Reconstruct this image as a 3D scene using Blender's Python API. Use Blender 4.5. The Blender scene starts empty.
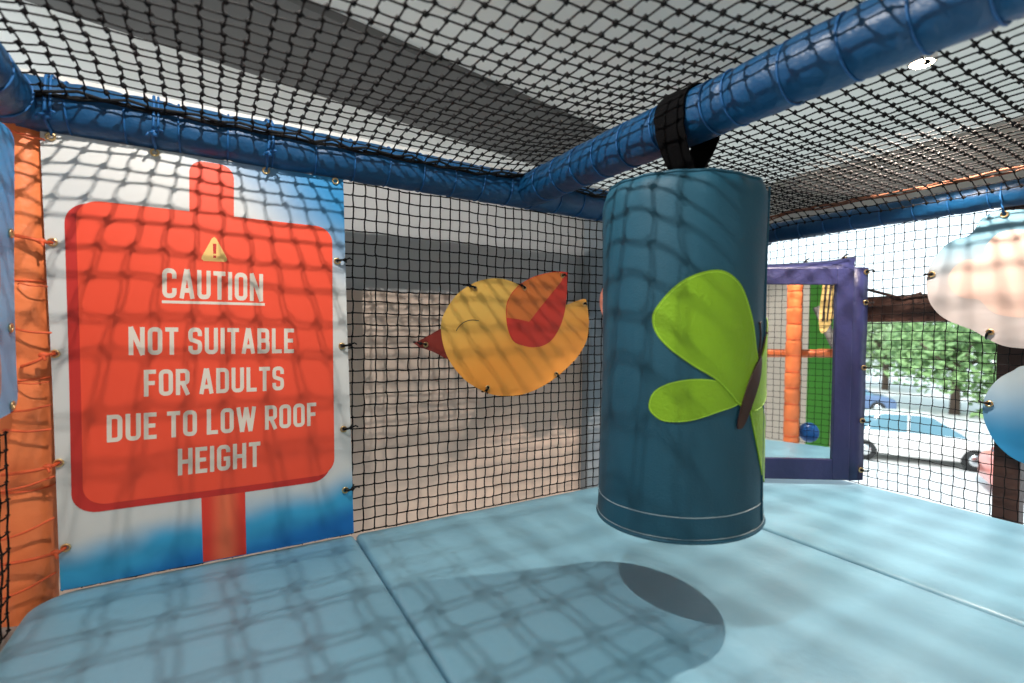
import bpy, bmesh, math, random
from mathutils import Vector, Matrix, noise
random.seed(11)
PI = math.pi
sc = bpy.context.scene
col = sc.collection

# ------------------------------------------------------------------ materials
def mat(name, c, rough=.5, var=.06, vscale=6., bump=.0, bscale=60., spec=.5, metal=0., sheen=0., coat=0., trans=0.):
    m = bpy.data.materials.new(name); m.use_nodes = True
    nt = m.node_tree; b = nt.nodes['Principled BSDF']
    b.inputs['Roughness'].default_value = rough
    b.inputs['Metallic'].default_value = metal
    b.inputs['Specular IOR Level'].default_value = spec
    b.inputs['Coat Weight'].default_value = coat
    b.inputs['Sheen Weight'].default_value = sheen
    b.inputs['Transmission Weight'].default_value = trans
    tc = nt.nodes.new('ShaderNodeTexCoord')
    if var > 0:
        n = nt.nodes.new('ShaderNodeTexNoise'); n.inputs['Scale'].default_value = vscale; n.inputs['Detail'].default_value = 4
        nt.links.new(tc.outputs['Object'], n.inputs['Vector'])
        mx = nt.nodes.new('ShaderNodeMix'); mx.data_type = 'RGBA'
        mx.inputs['A'].default_value = tuple(max(0, x*(1-var)) for x in c) + (1,)
        mx.inputs['B'].default_value = tuple(min(1, x*(1+var)) for x in c) + (1,)
        nt.links.new(n.outputs['Fac'], mx.inputs['Factor']); nt.links.new(mx.outputs['Result'], b.inputs['Base Color'])
    else:
        b.inputs['Base Color'].default_value = tuple(c) + (1,)
    if bump > 0:
        n2 = nt.nodes.new('ShaderNodeTexNoise'); n2.inputs['Scale'].default_value = bscale; n2.inputs['Detail'].default_value = 3
        nt.links.new(tc.outputs['Object'], n2.inputs['Vector'])
        bp = nt.nodes.new('ShaderNodeBump'); bp.inputs['Strength'].default_value = bump; bp.inputs['Distance'].default_value = .01
        nt.links.new(n2.outputs['Fac'], bp.inputs['Height']); nt.links.new(bp.outputs['Normal'], b.inputs['Normal'])
    return m

def emit(name, c, s):
    m = bpy.data.materials.new(name); m.use_nodes = True
    b = m.node_tree.nodes['Principled BSDF']
    b.inputs['Base Color'].default_value = tuple(c)+(1,)
    b.inputs['Emission Color'].default_value = tuple(c)+(1,); b.inputs['Emission Strength'].default_value = s
    return m

M = {}
M['mat'] = mat('mat_vinyl', (.17, .37, .49), .42, .05, 5, .18, 25, .45, coat=.12)
M['mat'].node_tree.nodes['Principled BSDF'].inputs['Coat Roughness'].default_value = .3
M['bag'] = mat('bag_canvas', (.010, .080, .132), .6, .07, 9, .12, 220, .4)
M['beam'] = mat('beam_vinyl', (.0015, .055, .15), .46, .08, 8, .5, 28, .5)
M['cord_blue'] = mat('blue_cord', (.004, .085, .25), .6, .1, 40)
M['cord_orange'] = mat('orange_cord', (.75, .11, .03), .6, .1, 60)
M['orange'] = mat('orange_vinyl', (.88, .22, .07), .45, .06, 8, .5, 24, .5)
M['black'] = mat('black_net_cord', (.004, .004, .0045), .75, .1, 80, spec=.25)
M['net'] = mat('net_twine', (.006, .0055, .006), .8, .0, spec=.2)
M['web'] = mat('black_webbing', (.002, .002, .0025), .9, .1, 60, .3, 300, .1)
M['brass'] = mat('brass_eyelet', (.75, .52, .25), .3, .05, 40, metal=1.)
M['red'] = mat('print_red', (.86, .075, .03), .5, .03, 5)
M['red_dk'] = mat('print_red_edge', (.55, .025, .018), .5, .03, 5)
M['cream'] = mat('print_cream', (.74, .66, .57), .5, .03, 30)
M['warn'] = mat('print_yellow', (.85, .55, .18), .5, .03, 30)
M['bird'] = None
M['wing'] = mat('wing_dark_red', (.58, .035, .02), .5, .04, 8)
M['wing_up'] = mat('wing_orange_brown', (.62, .16, .03), .5, .04, 8)
M['beak'] = mat('beak_maroon', (.20, .02, .012), .5, .05, 8)
M['ink'] = mat('dark_ink', (.03, .018, .012), .6, .0)
M['pink'] = mat('salmon_vinyl', (.90, .30, .20), .5, .04, 8)
M['green'] = mat('lime_vinyl', (.21, .42, .008), .48, .05, 9, .2, 120)
M['green_edge'] = mat('lime_stitch', (.40, .72, .05), .5, .0)
M['brown'] = mat('dark_brown_vinyl', (.035, .012, .010), .5, .08, 20)
M['thread'] = mat('pale_thread', (.35, .45, .50), .6, .1, 80)
M['navy'] = mat('navy_vinyl', (.020, .024, .09), .42, .07, 9, .4, 30, .5)
M['mirror'] = mat('mirror_acrylic', (.86, .90, .90), .02, .0, metal=1.)
M['cloud_pink'] = mat('cloud_blush', (.45, .34, .30), .55, .03, 4)
M['wall'] = mat('rough_tan_plaster', (.66, .52, .43), .85, .12, 5, .35, 18, .2)
M['wall_up'] = mat('plaster_shade_grey', (.45, .455, .46), .85, .06, 3, .3, 12, .2)  # upper wall greyed so the beam's shadow band reads cool; shade tone in the colour
M['wall_trim'] = mat('white_wall_top', (.8, .8, .78), .6, .03, 6)
M['grey'] = mat('grey_pier_paint', (.26, .30, .33), .8, .06, 5)
M['ceil'] = mat('ceiling_board', (.88, .89, .87), .8, .03, 2)
M['dark_grey'] = mat('dark_matte_grey', (.15, .15, .15), .7, .15, 3)
M['cream_wall'] = mat('cream_wall', (.72, .63, .55), .85, .06, 4)
M['header'] = mat('header_board', (.50, .47, .43), .8, .08, 5)
M['timber'] = mat('dark_stained_timber', (.05, .02, .013), .6, .25, 7, .4, 40)
M['floor'] = mat('deck_board', (.25, .22, .2), .8, .1, 5)
M['ground'] = mat('pale_concrete', (.62, .62, .60), .9, .08, .6)
M['rope'] = mat('brown_net_rope', (.16, .06, .03), .8, .3, 60)
M['lamp_body'] = mat('lamp_white_metal', (.7, .7, .68), .4, .02, 5)
M['lamp_on'] = emit('lamp_lens_lit', (1., .78, .55), 60.)
M['tyre'] = mat('rubber', (.02, .02, .02), .8, .1, 20)
M['glass'] = mat('car_glass', (.10, .22, .27), .08, .0, spec=.8)
M['white_car'] = mat('car_paint_white', (.78, .76, .73), .3, .02, 2, coat=.5)
M['red_car'] = mat('car_paint_coral', (.72, .20, .16), .3, .02, 2, coat=.5)
M['blue_car'] = mat('car_paint_slate', (.10, .16, .28), .3, .02, 2, coat=.5)
M['chrome'] = mat('bright_metal', (.7, .7, .7), .2, .0, metal=1.)
M['leaf'] = mat('leaf_green', (.24, .38, .15), .6, .45, .7, spec=.3)
M['leaf2'] = mat('leaf_pale_green', (.34, .46, .23), .6, .45, .7, spec=.3)
M['bark'] = mat('bark', (.12, .08, .06), .9, .3, 4)
M['slide'] = mat('slide_green_plastic', (.10, .42, .05), .4, .05, 4)
M['bluepad'] = mat('blue_pad', (.01, .12, .42), .4, .05, 8)
M['stripe_y'] = mat('stripe_ochre', (.78, .55, .20), .5, .04, 8)
M['stripe_k'] = mat('stripe_dark', (.03, .02, .02), .6, .0)

def ramp_print(name, build):
    m = bpy.data.materials.new(name); m.use_nodes = True
    nt = m.node_tree; b = nt.nodes['Principled BSDF']; b.inputs['Roughness'].default_value = .5
    tc = nt.nodes.new('ShaderNodeTexCoord'); sx = nt.nodes.new('ShaderNodeSeparateXYZ')
    nt.links.new(tc.outputs['Object'], sx.inputs[0])
    def mr(src, a, bb):
        n = nt.nodes.new('ShaderNodeMapRange'); n.interpolation_type = 'SMOOTHSTEP'
        n.inputs['From Min'].default_value = a; n.inputs['From Max'].default_value = bb
        nt.links.new(src, n.inputs['Value']); return n.outputs['Result']
    def op(o, a, bb):
        n = nt.nodes.new('ShaderNodeMath'); n.operation = o
        for k, v in enumerate((a, bb)):
            if isinstance(v, (int, float)): n.inputs[k].default_value = v
            else: nt.links.new(v, n.inputs[k])
        return n.outputs[0]
    def mix(f, A, B):
        n = nt.nodes.new('ShaderNodeMix'); n.data_type = 'RGBA'
        nt.links.new(f, n.inputs['Factor'])
        for k, v in (('A', A), ('B', B)):
            if isinstance(v, tuple): n.inputs[k].default_value = v + (1,)
            else: nt.links.new(v, n.inputs[k])
        return n.outputs['Result']
    nz = nt.nodes.new('ShaderNodeTexNoise'); nz.inputs['Scale'].default_value = 5; nt.links.new(tc.outputs['Object'], nz.inputs['Vector'])
    out = build(sx.outputs, mr, op, mix, nz.outputs['Fac'])
    nt.links.new(out, b.inputs['Base Color'])
    return m

# colour ramps: a printed sky that runs from white to blue (banner), and others
def _banner(s, mr, op, mix, nz):
    z = op('ADD', s['Z'], op('MULTIPLY', op('SUBTRACT', nz, .5), .10))
    zb = op('SUBTRACT', z, op('MULTIPLY', s['X'], .12))
    low = mr(zb, .20, .09); deep = mr(zb, .09, .0)
    tr = mr(op('ADD', op('MULTIPLY', s['X'], .9), op('MULTIPLY', z, 1.15)), 1.18, 1.58)
    c = mix(low, (.64, .64, .62), (.04, .36, .64))
    c = mix(deep, c, (.005, .16, .50))
    return mix(tr, c, (.008, .21, .47))
M['banner'] = ramp_print('banner_sky_print', _banner)
M['bird'] = ramp_print('bird_yellow_ramp', lambda s, mr, op, mix, nz: mix(mr(op('SUBTRACT', s['Z'], op('MULTIPLY', s['X'], .35)), .50, .20), (.74, .43, .09), (.90, .33, .045)))  # body yellow turns more orange towards the lower left
M['cloud'] = ramp_print('cloud_ramp', lambda s, mr, op, mix, nz: mix(mr(s['Z'], .86, 1.12), (.34, .32, .32), (.10, .24, .33)))  # bluer towards the top of the cloud
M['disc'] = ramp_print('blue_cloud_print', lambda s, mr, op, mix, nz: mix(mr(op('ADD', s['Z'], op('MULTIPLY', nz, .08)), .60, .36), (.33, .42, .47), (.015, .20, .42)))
M['lpanel'] = ramp_print('pale_blue_print', lambda s, mr, op, mix, nz: mix(mr(s['Z'], .75, 1.1), (.22, .46, .72), (.03, .26, .58)))
M['pole'] = ramp_print('print_red_pole', lambda s, mr, op, mix, nz: mix(mr(op('ABSOLUTE', op('SUBTRACT', s['X'], .012), 0.), .05, .0), (.75, .04, .02), (.92, .17, .07)))

# ------------------------------------------------------------------ object helpers
def link(o):
    col.objects.link(o); return o
def mesh_obj(name, verts, faces, m, parent=None, smooth=True, mods=None):
    me = bpy.data.meshes.new(name); me.from_pydata(verts, [], faces); me.validate()
    ms = m if isinstance(m, (list, tuple)) else [m]
    for k in ms: me.materials.append(k)
    if smooth: me.polygons.foreach_set('use_smooth', [True]*len(me.polygons))
    o = link(bpy.data.objects.new(name, me))
    if parent: o.parent = parent
    return o
def bm_obj(name, bm, m, parent=None, smooth=True):
    me = bpy.data.meshes.new(name); bm.to_mesh(me); bm.free()
    me.materials.append(m)
    if smooth: me.polygons.foreach_set('use_smooth', [True]*len(me.polygons))
    o = link(bpy.data.objects.new(name, me))
    if parent: o.parent = parent
    return o
def tag(o, label=None, cat=None, group=None, kind=None):
    if label: o['label'] = label
    if cat: o['category'] = cat
    if group: o['group'] = group
    if kind: o['kind'] = kind
    return o
def empty(name, loc, label, cat, group=None):
    o = link(bpy.data.objects.new(name, None)); o.empty_display_size = .05
    o.location = loc; tag(o, label, cat, group); return o
def adopt(parent, *kids):
    """parent world-space meshes to a thing without moving them"""
    for k in kids:
        k.parent = parent
        k.matrix_parent_inverse = Matrix.Translation(parent.location).inverted()
def sharp(o, ang=35):
    me = o.data
    bm = bmesh.new(); bm.from_mesh(me)
    for e in bm.edges:
        if len(e.link_faces) == 2 and e.calc_face_angle(0) > math.radians(ang): e.smooth = False
    bm.to_mesh(me); bm.free(); return o

class MB:
    def __init__(s): s.v = []; s.f = []
    def add(s, v, f):
        b = len(s.v); s.v += [tuple(x) for x in v]; s.f += [tuple(i+b for i in q) for q in f]
    def box(s, lo, hi):
        (a, b, c), (d, e, f) = lo, hi
        s.add([(a,b,c),(d,b,c),(d,e,c),(a,e,c),(a,b,f),(d,b,f),(d,e,f),(a,e,f)],
              [(3,2,1,0),(4,5,6,7),(0,1,5,4),(1,2,6,5),(2,3,7,6),(3,0,4,7)])
    def tube(s, pts, r, n=8, closed=False, caps=True):
        pts = [Vector(p) for p in pts]; N = len(pts)
        rs = r if isinstance(r, (list, tuple)) else [r]*N
        rings = []; ref = None
        for i, p in enumerate(pts):
            if closed: d = pts[(i+1) % N]-pts[i-1]
            else: d = pts[min(i+1, N-1)]-pts[max(i-1, 0)]
            d.normalize()
            if ref is None:
                ref = Vector((0,0,1)) if abs(d.z) < .9 else Vector((1,0,0))
            x = ref - d*ref.dot(d)
            if x.length < 1e-6: x = d.orthogonal()
            x.normalize(); y = d.cross(x); ref = x
            rings.append([p + (x*math.cos(2*PI*k/n) + y*math.sin(2*PI*k/n))*rs[i] for k in range(n)])
        v = [q for g in rings for q in g]; f = []
        for i in range(N if closed else N-1):
            j = (i+1) % N
            for k in range(n): f.append((i*n+k, i*n+(k+1) % n, j*n+(k+1) % n, j*n+k))
        if caps and not closed:
            f.append(tuple(range(n-1, -1, -1))); f.append(tuple((N-1)*n+k for k in range(n)))
        s.add(v, f)
    def ball(s, c, r, n=8, m=6, sc_=(1,1,1)):
        c = Vector(c); v = [c+Vector((0,0,r*sc_[2]))]; f = []
        for i in range(1, m):
            t = PI*i/m
            for k in range(n):
                a = 2*PI*k/n; v.append(c+Vector((r*sc_[0]*math.sin(t)*math.cos(a), r*sc_[1]*math.sin(t)*math.sin(a), r*sc_[2]*math.cos(t))))
        v.append(c-Vector((0,0,r*sc_[2]))); L = len(v)-1
        for k in range(n):
            f.append((0, 1+k, 1+(k+1) % n)); f.append((L, L-n+(k+1) % n, L-n+k))
        for i in range(m-2):
            for k in range(n): f.append((1+i*n+k, 1+(i+1)*n+k, 1+(i+1)*n+(k+1) % n, 1+i*n+(k+1) % n))
        s.add(v, f)
    def build(s, name, m, parent=None, smooth=True): return mesh_obj(name, s.v, s.f, m, parent, smooth)

def crom(pts, n=6, closed=True):
    out = []; N = len(pts)
    for i in range(N if closed else N-1):
        g = lambda k: Vector(pts[k % N]) if closed else Vector(pts[min(max(k, 0), N-1)])
        a, b, c, d = g(i-1), g(i), g(i+1), g(i+2)
        for k in range(n):
            t = k/n
            out.append(.5*((2*b)+(c-a)*t+(2*a-5*b+4*c-d)*t*t+(3*b-a-3*c+d)*t**3))
    if not closed: out.append(Vector(pts[-1]))
    return out

def sheet(name, outline, fmap, thick, m, parent=None, cut=0., holes=False):
    """a thin solid cut to a 2-D outline (u,v), subdivided on a grid and bent by fmap(u,v,w)"""
    bm = bmesh.new()
    if not isinstance(outline[0], list) or len(outline[0]) == 2 and not hasattr(outline[0][0], '__len__'): outlines = [outline]
    else: outlines = outline
    for ol in outlines:
        vs = [bm.verts.new((p[0], p[1], 0)) for p in ol]; bm.faces.new(vs)
    if cut:
        us = [v.co.x for v in bm.verts]; vv = [v.co.y for v in bm.verts]
        for axis, lo, hi in ((0, min(us), max(us)), (1, min(vv), max(vv))):
            k = lo+cut
            while k < hi-1e-6:
                co = [0,0,0]; co[axis] = k; no = [0,0,0]; no[axis] = 1
                bmesh.ops.bisect_plane(bm, geom=bm.verts[:]+bm.edges[:]+bm.faces[:], plane_co=co, plane_no=no); k += cut
    bmesh.ops.recalc_face_normals(bm, faces=bm.faces[:])
    if bm.faces[:] and bm.faces[0].normal.z < 0: bmesh.ops.reverse_faces(bm, faces=bm.faces[:])
    front = [tuple(v.co) for v in bm.verts]
    bm.verts.index_update()
    F = [[v.index for v in f.verts] for f in bm.faces]
    B = [(e.verts[0].index, e.verts[1].index) for e in bm.edges if len(e.link_faces) == 1]
    bm.free()
    n = len(front)
    V = [fmap(a, b, thick) for a, b, _ in front]+[fmap(a, b, 0.) for a, b, _ in front]
    faces = [tuple(f) for f in F]+[tuple(i+n for i in reversed(f)) for f in F]+[(a, b, b+n, a+n) for a, b in B]
    bm = bmesh.new()
    bv = [bm.verts.new(p) for p in V]
    for f in faces:
        try: bm.faces.new([bv[i] for i in f])
        except ValueError: pass
    bmesh.ops.recalc_face_normals(bm, faces=bm.faces[:])
    o = bm_obj(name, bm, m, parent, smooth=True)
    return sharp(o, 40)

def torus(name, c, axis, R, r, m, parent=None, n=20, k=8):
    axis = Vector(axis).normalized(); x = axis.orthogonal().normalized(); y = axis.cross(x)
    b = MB(); b.tube([Vector(c)+(x*math.cos(2*PI*i/n)+y*math.sin(2*PI*i/n))*R for i in range(n)], r, k, closed=True)
    return b.build(name, m, parent)

def tube_obj(name, pts, r, m, parent=None, n=8, closed=False, smooth_n=0):
    if smooth_n: pts = crom(pts, smooth_n, closed)
    b = MB(); b.tube(pts, r, n, closed); return b.build(name, m, parent)

# ------------------------------------------------------------------ nets
def net(name, P, nu, nv, r, kr, m, bow, label, cat='net', jit=.0016, skip=None):
    """knotted netting: P(i,j) gives each knot; strands are thin round cords with a slight bow, every knot a small lump"""
    rnd = random.Random(nu*131+nv)
    K = [[Vector(P(i, j))+Vector((rnd.uniform(-jit, jit), rnd.uniform(-jit, jit), rnd.uniform(-jit, jit))) for j in range(nv)] for i in range(nu)]
    V = []; F = []
    def seg(a, b, off):
        mid = (a+b)*.5+off; d = (b-a).normalized()
        ref = Vector((.31, .52, .79)); x = ref.cross(d).normalized(); y = d.cross(x)
        base = len(V)
        q1 = a*.5+mid*.5+off*.25; q3 = b*.5+mid*.5+off*.25
        for c in (a, q1, q3, b):
            for k in range(5):
                an = 2*PI*k/5; p = c+(x*math.cos(an)+y*math.sin(an))*r; V.append((p.x, p.y, p.z))
        for s in range(3):
            for k in range(5): F.append((base+s*5+k, base+s*5+(k+1) % 5, base+s*5+5+(k+1) % 5, base+s*5+5+k))
    for i in range(nu):
        for j in range(nv):
            a = K[i][j]
            if skip and skip(a): continue
            if i+1 < nu and not (skip and skip(K[i+1][j])): seg(a, K[i+1][j], Vector(bow(i, j, 0))+Vector((rnd.gauss(0, .0008), rnd.gauss(0, .0008), rnd.gauss(0, .0008))))
            if j+1 < nv and not (skip and skip(K[i][j+1])): seg(a, K[i][j+1], Vector(bow(i, j, 1))+Vector((rnd.gauss(0, .0008), rnd.gauss(0, .0008), rnd.gauss(0, .0008))))
            base = len(V)
            e = [Vector((1,0,0)), Vector((0,1,0)), Vector((-1,0,0)), Vector((0,-1,0)), Vector((0,0,1)), Vector((0,0,-1))]
            for q in e:
                p = a+q*kr*rnd.uniform(.85, 1.25); V.append(tuple(p))
            for k in range(4):
                F.append((base+k, base+(k+1) % 4, base+4)); F.append((base+(k+1) % 4, base+k, base+5))
    o = mesh_obj(name, V, F, m)
    return tag(o, label, cat)

PITCH = .0395
def ceil_z(x, y):
    s = 1.300+.024*math.exp(-((x-1.06)/.16)**2)
    s -= .012*math.sin(PI*min(max((y-.15)/1.4, 0), 1))*(1-math.exp(-((x-1.06)/.3)**2))
    if y > 1.35: s -= .034*((y-1.35)/.26)**2
    if x > 2.40: s -= .06*(x-2.40)/.12
    if x < -.25: s -= .02*((-.25-x)/.15)**2
    return s
CX0, CY0 = -.40, .16
def ceil_P(i, j):
    y = CY0+j*PITCH*1.02+(.0024 if j % 2 else -.0024)*(1 if i % 2 else .6)
    x = CX0+i*PITCH*1.015
    x = x+.010*math.sin(y*2.1)
    return (x, y, ceil_z(x, y)+.004*noise.noise((x*3, y*3, 1)))
nI = int((2.52-CX0)/(PITCH*1.015))+1; nJ = int((1.612-CY0)/(PITCH*1.02))+1
ceil_net = net('safety_net', ceil_P, nI, nJ, .0021, .0080, M['net'],
    lambda i, j, k: ((0, (.0026 if j % 2 else -.0026), -.0015) if k == 0 else ((.0034 if (i+j) % 2 else -.0034), 0, 0)),
    'black knotted net stretched overhead as the low roof of the play deck')
# its edge cords: along the back beam and the brownish fold by the right side
rp = [(x*.05-.40, 1.612+.004*math.sin(x*1.7), ceil_z(x*.05-.40, 1.612)+.004*math.sin(x*2.3)) for x in range(0, 59)]
e1 = tube_obj('edge_rope', rp, .0052, M['black'], None, 6)
rp2 = [(2.40+.004*math.sin(y*1.3), .16+y*.05, ceil_z(2.40, .16+y*.05)+.003*math.sin(y*2.1)) for y in range(0, 30)]
e2 = tube_obj('edge_rope', rp2, .0055, M['rope'], None, 6); e2['label'] = 'reddish brown fold rope'
for k in range(1):
    rp3 = [(2.413+.005*math.sin(y*2.9), .16+y*.05, ceil_z(2.40, .16+y*.05)-.008+.004*math.sin(y*1.1)) for y in range(0, 30)]
e3 = tube_obj('edge_rope', rp3, .0038, M['rope'], None, 6); e3['label'] = 'reddish brown fold rope'
rp4 = [(x*.05-.40, 1.600+.008*math.sin(x*2.9+1), ceil_z(x*.05-.40, 1.60)+.003+.007*math.sin(x*3.7)) for x in range(0, 59)]
e4 = tube_obj('edge_rope', rp4, .0040, M['black'], None, 6)
rp5 = [(-.402+.004*math.sin(y*2), .16+y*.05, ceil_z(-.40, .16+y*.05)+.003*math.sin(y*1.9)) for y in range(0, 30)]
e5 = tube_obj('edge_rope', rp5, .0052, M['black'], None, 6)
adopt(ceil_net, e1, e2, e3, e4, e5)

NB_Y = 1.706
back_net = net('safety_net', lambda i, j: (-.36+i*PITCH*.993, NB_Y+.003*noise.noise((i*.2, j*.2, 3)), .002+j*PITCH+.002*math.sin(i*.7)*(j/30)),
    74, 31, .0025, .0056, M['net'], lambda i, j, k: ((0, 0, -.0018) if k == 0 else ((.0012 if j % 2 else -.0012), 0, 0)),
    'black square mesh net wall behind the bird, tied below the rear blue beam')
right_net = net('safety_net', lambda i, j: (2.585+.003*noise.noise((i*.2, j*.2, 9)), .30+i*PITCH*.97, .002+j*PITCH+.003*math.sin(i*.5)),
    37, 31, .0017, .0042, M['net'], lambda i, j, k: ((0, 0, -.0025) if k == 0 else (0, (.0012 if j % 2 else -.0012), 0)),
    'black mesh net wall in front of the daylight and parked cars at right')
left_net = net('safety_net', lambda i, j: (-.437-.004*noise.noise((i*.4, j*.3, 5)), 1.30+i*PITCH*.97, -.03+j*PITCH),
    9, 13, .0022, .0050, M['net'], lambda i, j, k: (.001, 0, -.003) if k == 0 else (0, .001, 0),
    'strip of black net at far left below the pale blue panel')

# ------------------------------------------------------------------ padded floor mats
def floor_mat(x0, x1, y0, y1, label, rc=(.02, .02, .02, .02), t=.055):
    """upholstered mat: rounded corners in plan, softly rolled upper edge"""
    def outline(ins):
        pts = []
        for (cx, cy, a0), r in zip(((x1, y1, 0), (x0, y1, 90), (x0, y0, 180), (x1, y0, 270)), rc):
            sx = -1 if cx == x1 else 1; sy = -1 if cy == y1 else 1
            for k in range(9):
                a = math.radians(a0+90*k/8); rr = max(r-ins, .001)
                pts.append((cx+sx*max(r, ins)+rr*math.cos(a), cy+sy*max(r, ins)+rr*math.sin(a)))
        return pts
    prof = [(.004, -t), (0, -t+.008), (0, -.018), (.0012, -.010), (.005, -.0042), (.011, -.0012), (.022, 0.0), (.06, .0015)]
    V = []; F = []; n = 36
    for ins, z in prof: V += [(x, y, z) for x, y in outline(ins)]
    for i in range(len(prof)-1):
        for k in range(n): F.append((i*n+k, i*n+(k+1) % n, (i+1)*n+(k+1) % n, (i+1)*n+k))
    F.append(tuple(range(n-1, -1, -1))); F.append(tuple((len(prof)-1)*n+k for k in range(n)))
    o = mesh_obj('floor_mat', V, F, M['mat']); sharp(o, 50)
    # the welt sewn round the upper edge
    w = tube_obj('welt', [(x, y, -.022) for x, y in outline(0)], .0016, M['mat'], None, 6, closed=True)
    adopt(o, w)
    return tag(o, label, 'mat', 'pale blue padded mats covering the deck')
floor_mat(-.412, .390, .30, 1.703, 'pale blue padded mat below the red caution sign, corner rounded at left', (.02, .10, .02, .02))
floor_mat(0.3955, 1.673, .285, 1.703, 'wide middle pale blue padded mat under the hanging punch bag')
floor_mat(1.6795, 2.572, .285, 1.703, 'pale bright blue padded mat in front of the mirror and the right net')

# ------------------------------------------------------------------ padded beams
def beam(p0, p1, r, rings, label, seed, crop=None, ringr=.0026, m=None, cord=None, name='padded_beam', cat='beam'):
    p0, p1 = Vector(p0), Vector(p1); d = (p1-p0); L = d.length; d.normalize()
    ref = Vector((0,0,1)) if abs(d.z) < .9 else Vector((1,0,0))
    x = (ref-d*ref.dot(d)).normalized(); y = d.cross(x)
    n = 40; N = int(L/.012); V = []; F = []
    for i in range(N+1):
        s = L*i/N
        pinch = sum(math.exp(-((s-q)/.012)**2) for q in rings)
        near = min([abs(s-q) for q in rings] or [1])
        for k in range(n):
            a = 2*PI*k/n
            w = noise.noise((s*9+seed, math.cos(a)*1.5, math.sin(a)*1.5))*.0028+noise.noise((s*30+seed, a*0+math.cos(a)*3, math.sin(a)*3))*.0012
            rr = r+w-.0045*min(pinch, 1)
            V.append(tuple(p0+d*s+(x*math.cos(a)+y*math.sin(a))*rr))
    for i in range(N):
        for k in range(n): F.append((i*n+k, i*n+(k+1) % n, (i+1)*n+(k+1) % n, (i+1)*n+k))
    F.append(tuple(range(n-1, -1, -1))); F.append(tuple(N*n+k for k in range(n)))
    root = empty(name, p0, label, cat)
    pad = mesh_obj('foam_pad', V, F, m or M['beam']); sharp(pad, 60)
    kids = [pad]
    rg = random.Random(seed)
    for q in rings:
        tilt = rg.uniform(-.08, .08)
        pts = [p0+d*(q+tilt*math.cos(2*PI*k/28)*r)+(x*math.cos(2*PI*k/28)+y*math.sin(2*PI*k/28))*(r-.0012) for k in range(28)]
        kids.append(tube_obj('binding_cord', pts, ringr, cord or M['cord_blue'], None, 6, closed=True))
    adopt(root, *kids)
    return root
ZB = 1.254
beam((-.43, 1.684, ZB), (2.66, 1.684, ZB), .066, [.10+.117*k for k in range(25)], 'blue padded beam along the top of the banner and the bird net', 3)
beam((1.052, .10, ZB), (1.052, 1.640, ZB), .066, [.185, .285, .395, .508, .640, .700, .860, .985, 1.10, 1.21, 1.32, 1.43], 'blue padded beam running overhead from upper right, the punch bag strapped to it', 17)
beam((-.445, .30, ZB-.008), (-.445, 1.640, ZB-.008), .066, [1.30, 1.17, 1.04, .9], 'short end of blue padded beam in the upper left corner', 29)
beam((2.585, .25, ZB-.012), (2.585, 1.640, ZB-.012), .050, [.1+.12*k for k in range(11)], 'blue padded beam above the mirror and cloud panels at right', 41)

# ------------------------------------------------------------------ orange corner post with its laces
CORDS = [[-0.436,0.918],[-0.363,0.908],[-0.438,0.691],[-0.374,0.68],[-0.421,0.6],[-0.361,0.627],[-0.443,0.486],[-0.376,0.496],[-0.452,0.442],[-0.376,0.435],[-0.454,0.332],[-0.356,0.346],[-0.463,0.291],[-0.371,0.312],[-0.459,0.172],[-0.372,0.205],[-0.464,0.111],[-0.342,0.127],[-0.465,0.025],[-0.37,0.063],[-0.451,1.173],[-0.383,1.163],[-0.423,0.802],[-0.379,0.797],[-0.425,0.556],[-0.377,0.556]]
post = beam((-.436, 1.738, -.35), (-.436, 1.738, 1.215), .062, [1.16, .91, .63], 'orange padded corner post beside the caution banner, laced with orange cord', 53,
            m=M['orange'], cord=M['cord_orange'], ringr=.0018, name='padded_post', cat='post')
def lace(a, b, r=.0032, bulge=.006):
    (xa, za), (xb, zb) = a, b
    pts = [(xa-.006, 1.672, za-.003), (xa, 1.662, za), ((xa+xb)/2, 1.660-bulge, (za+zb)/2-.003), (xb, 1.663, zb), (xb+.004, 1.672, zb)]
    return tube_obj('lace', pts, r, M['cord_orange'], None, 8, smooth_n=5)
own = [2, 6, 8, 12, 14, 18, 20, 22, 24]   # laces that go round the post; the others end in banner eyelets
for k in own:
    o = lace(CORDS[k], CORDS[k+1], .0028 if k != 22 and k != 24 else .0016)
    adopt(post, o)

# ------------------------------------------------------------------ caution banner
bl = lambda z: -.388+(.031)*(1-z/1.188)
br = lambda z: .347+.040*(1-z/1.188)
def bwave(x, z): return .0035*math.sin(x*9+z*3)+.003*math.sin(z*7-x*2)
def bmap(off):
    return lambda u, v, w: (u, 1.682-off-w-bwave(u, v), v)
BN = empty('caution_banner', (0, 1.682, .01), 'white and blue banner with red caution sign, lashed to the left wall', 'banner')
zz = [.010+(1.186-.010)*k/12 for k in range(13)]
sh = sheet('banner_sheet', [(br(z), z) for z in zz]+[(bl(z), z) for z in reversed(zz)], bmap(0), .0018, M['banner'], None, .06)
kids = [sh]
def rrect(x0, z0, x1, z1, r, n=8):
    out = []
    for cx, cz, a0 in ((x1-r, z1-r, 0), (x0+r, z1-r, 90), (x0+r, z0+r, 180), (x1-r, z0+r, 270)):
        for k in range(n+1):
            a = math.radians(a0+90*k/n); out.append((cx+r*math.cos(a), cz+r*math.sin(a)))
    return out
skew = lambda pts, k=.013: [(x+k*(1-z/1.2), z) for x, z in pts]
tp = rrect(-.074, .9, .036, 1.173, .036); lp = [(-.044, .012), (.067, .012), (.062, .3), (-.050, .3)]
kids.append(sheet('printed_pole', tp, bmap(.0018), .0004, M['red'], None, .06))
kids.append(sheet('printed_pole', lp, bmap(.0018), .0004, M['pole'], None, .06))
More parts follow.
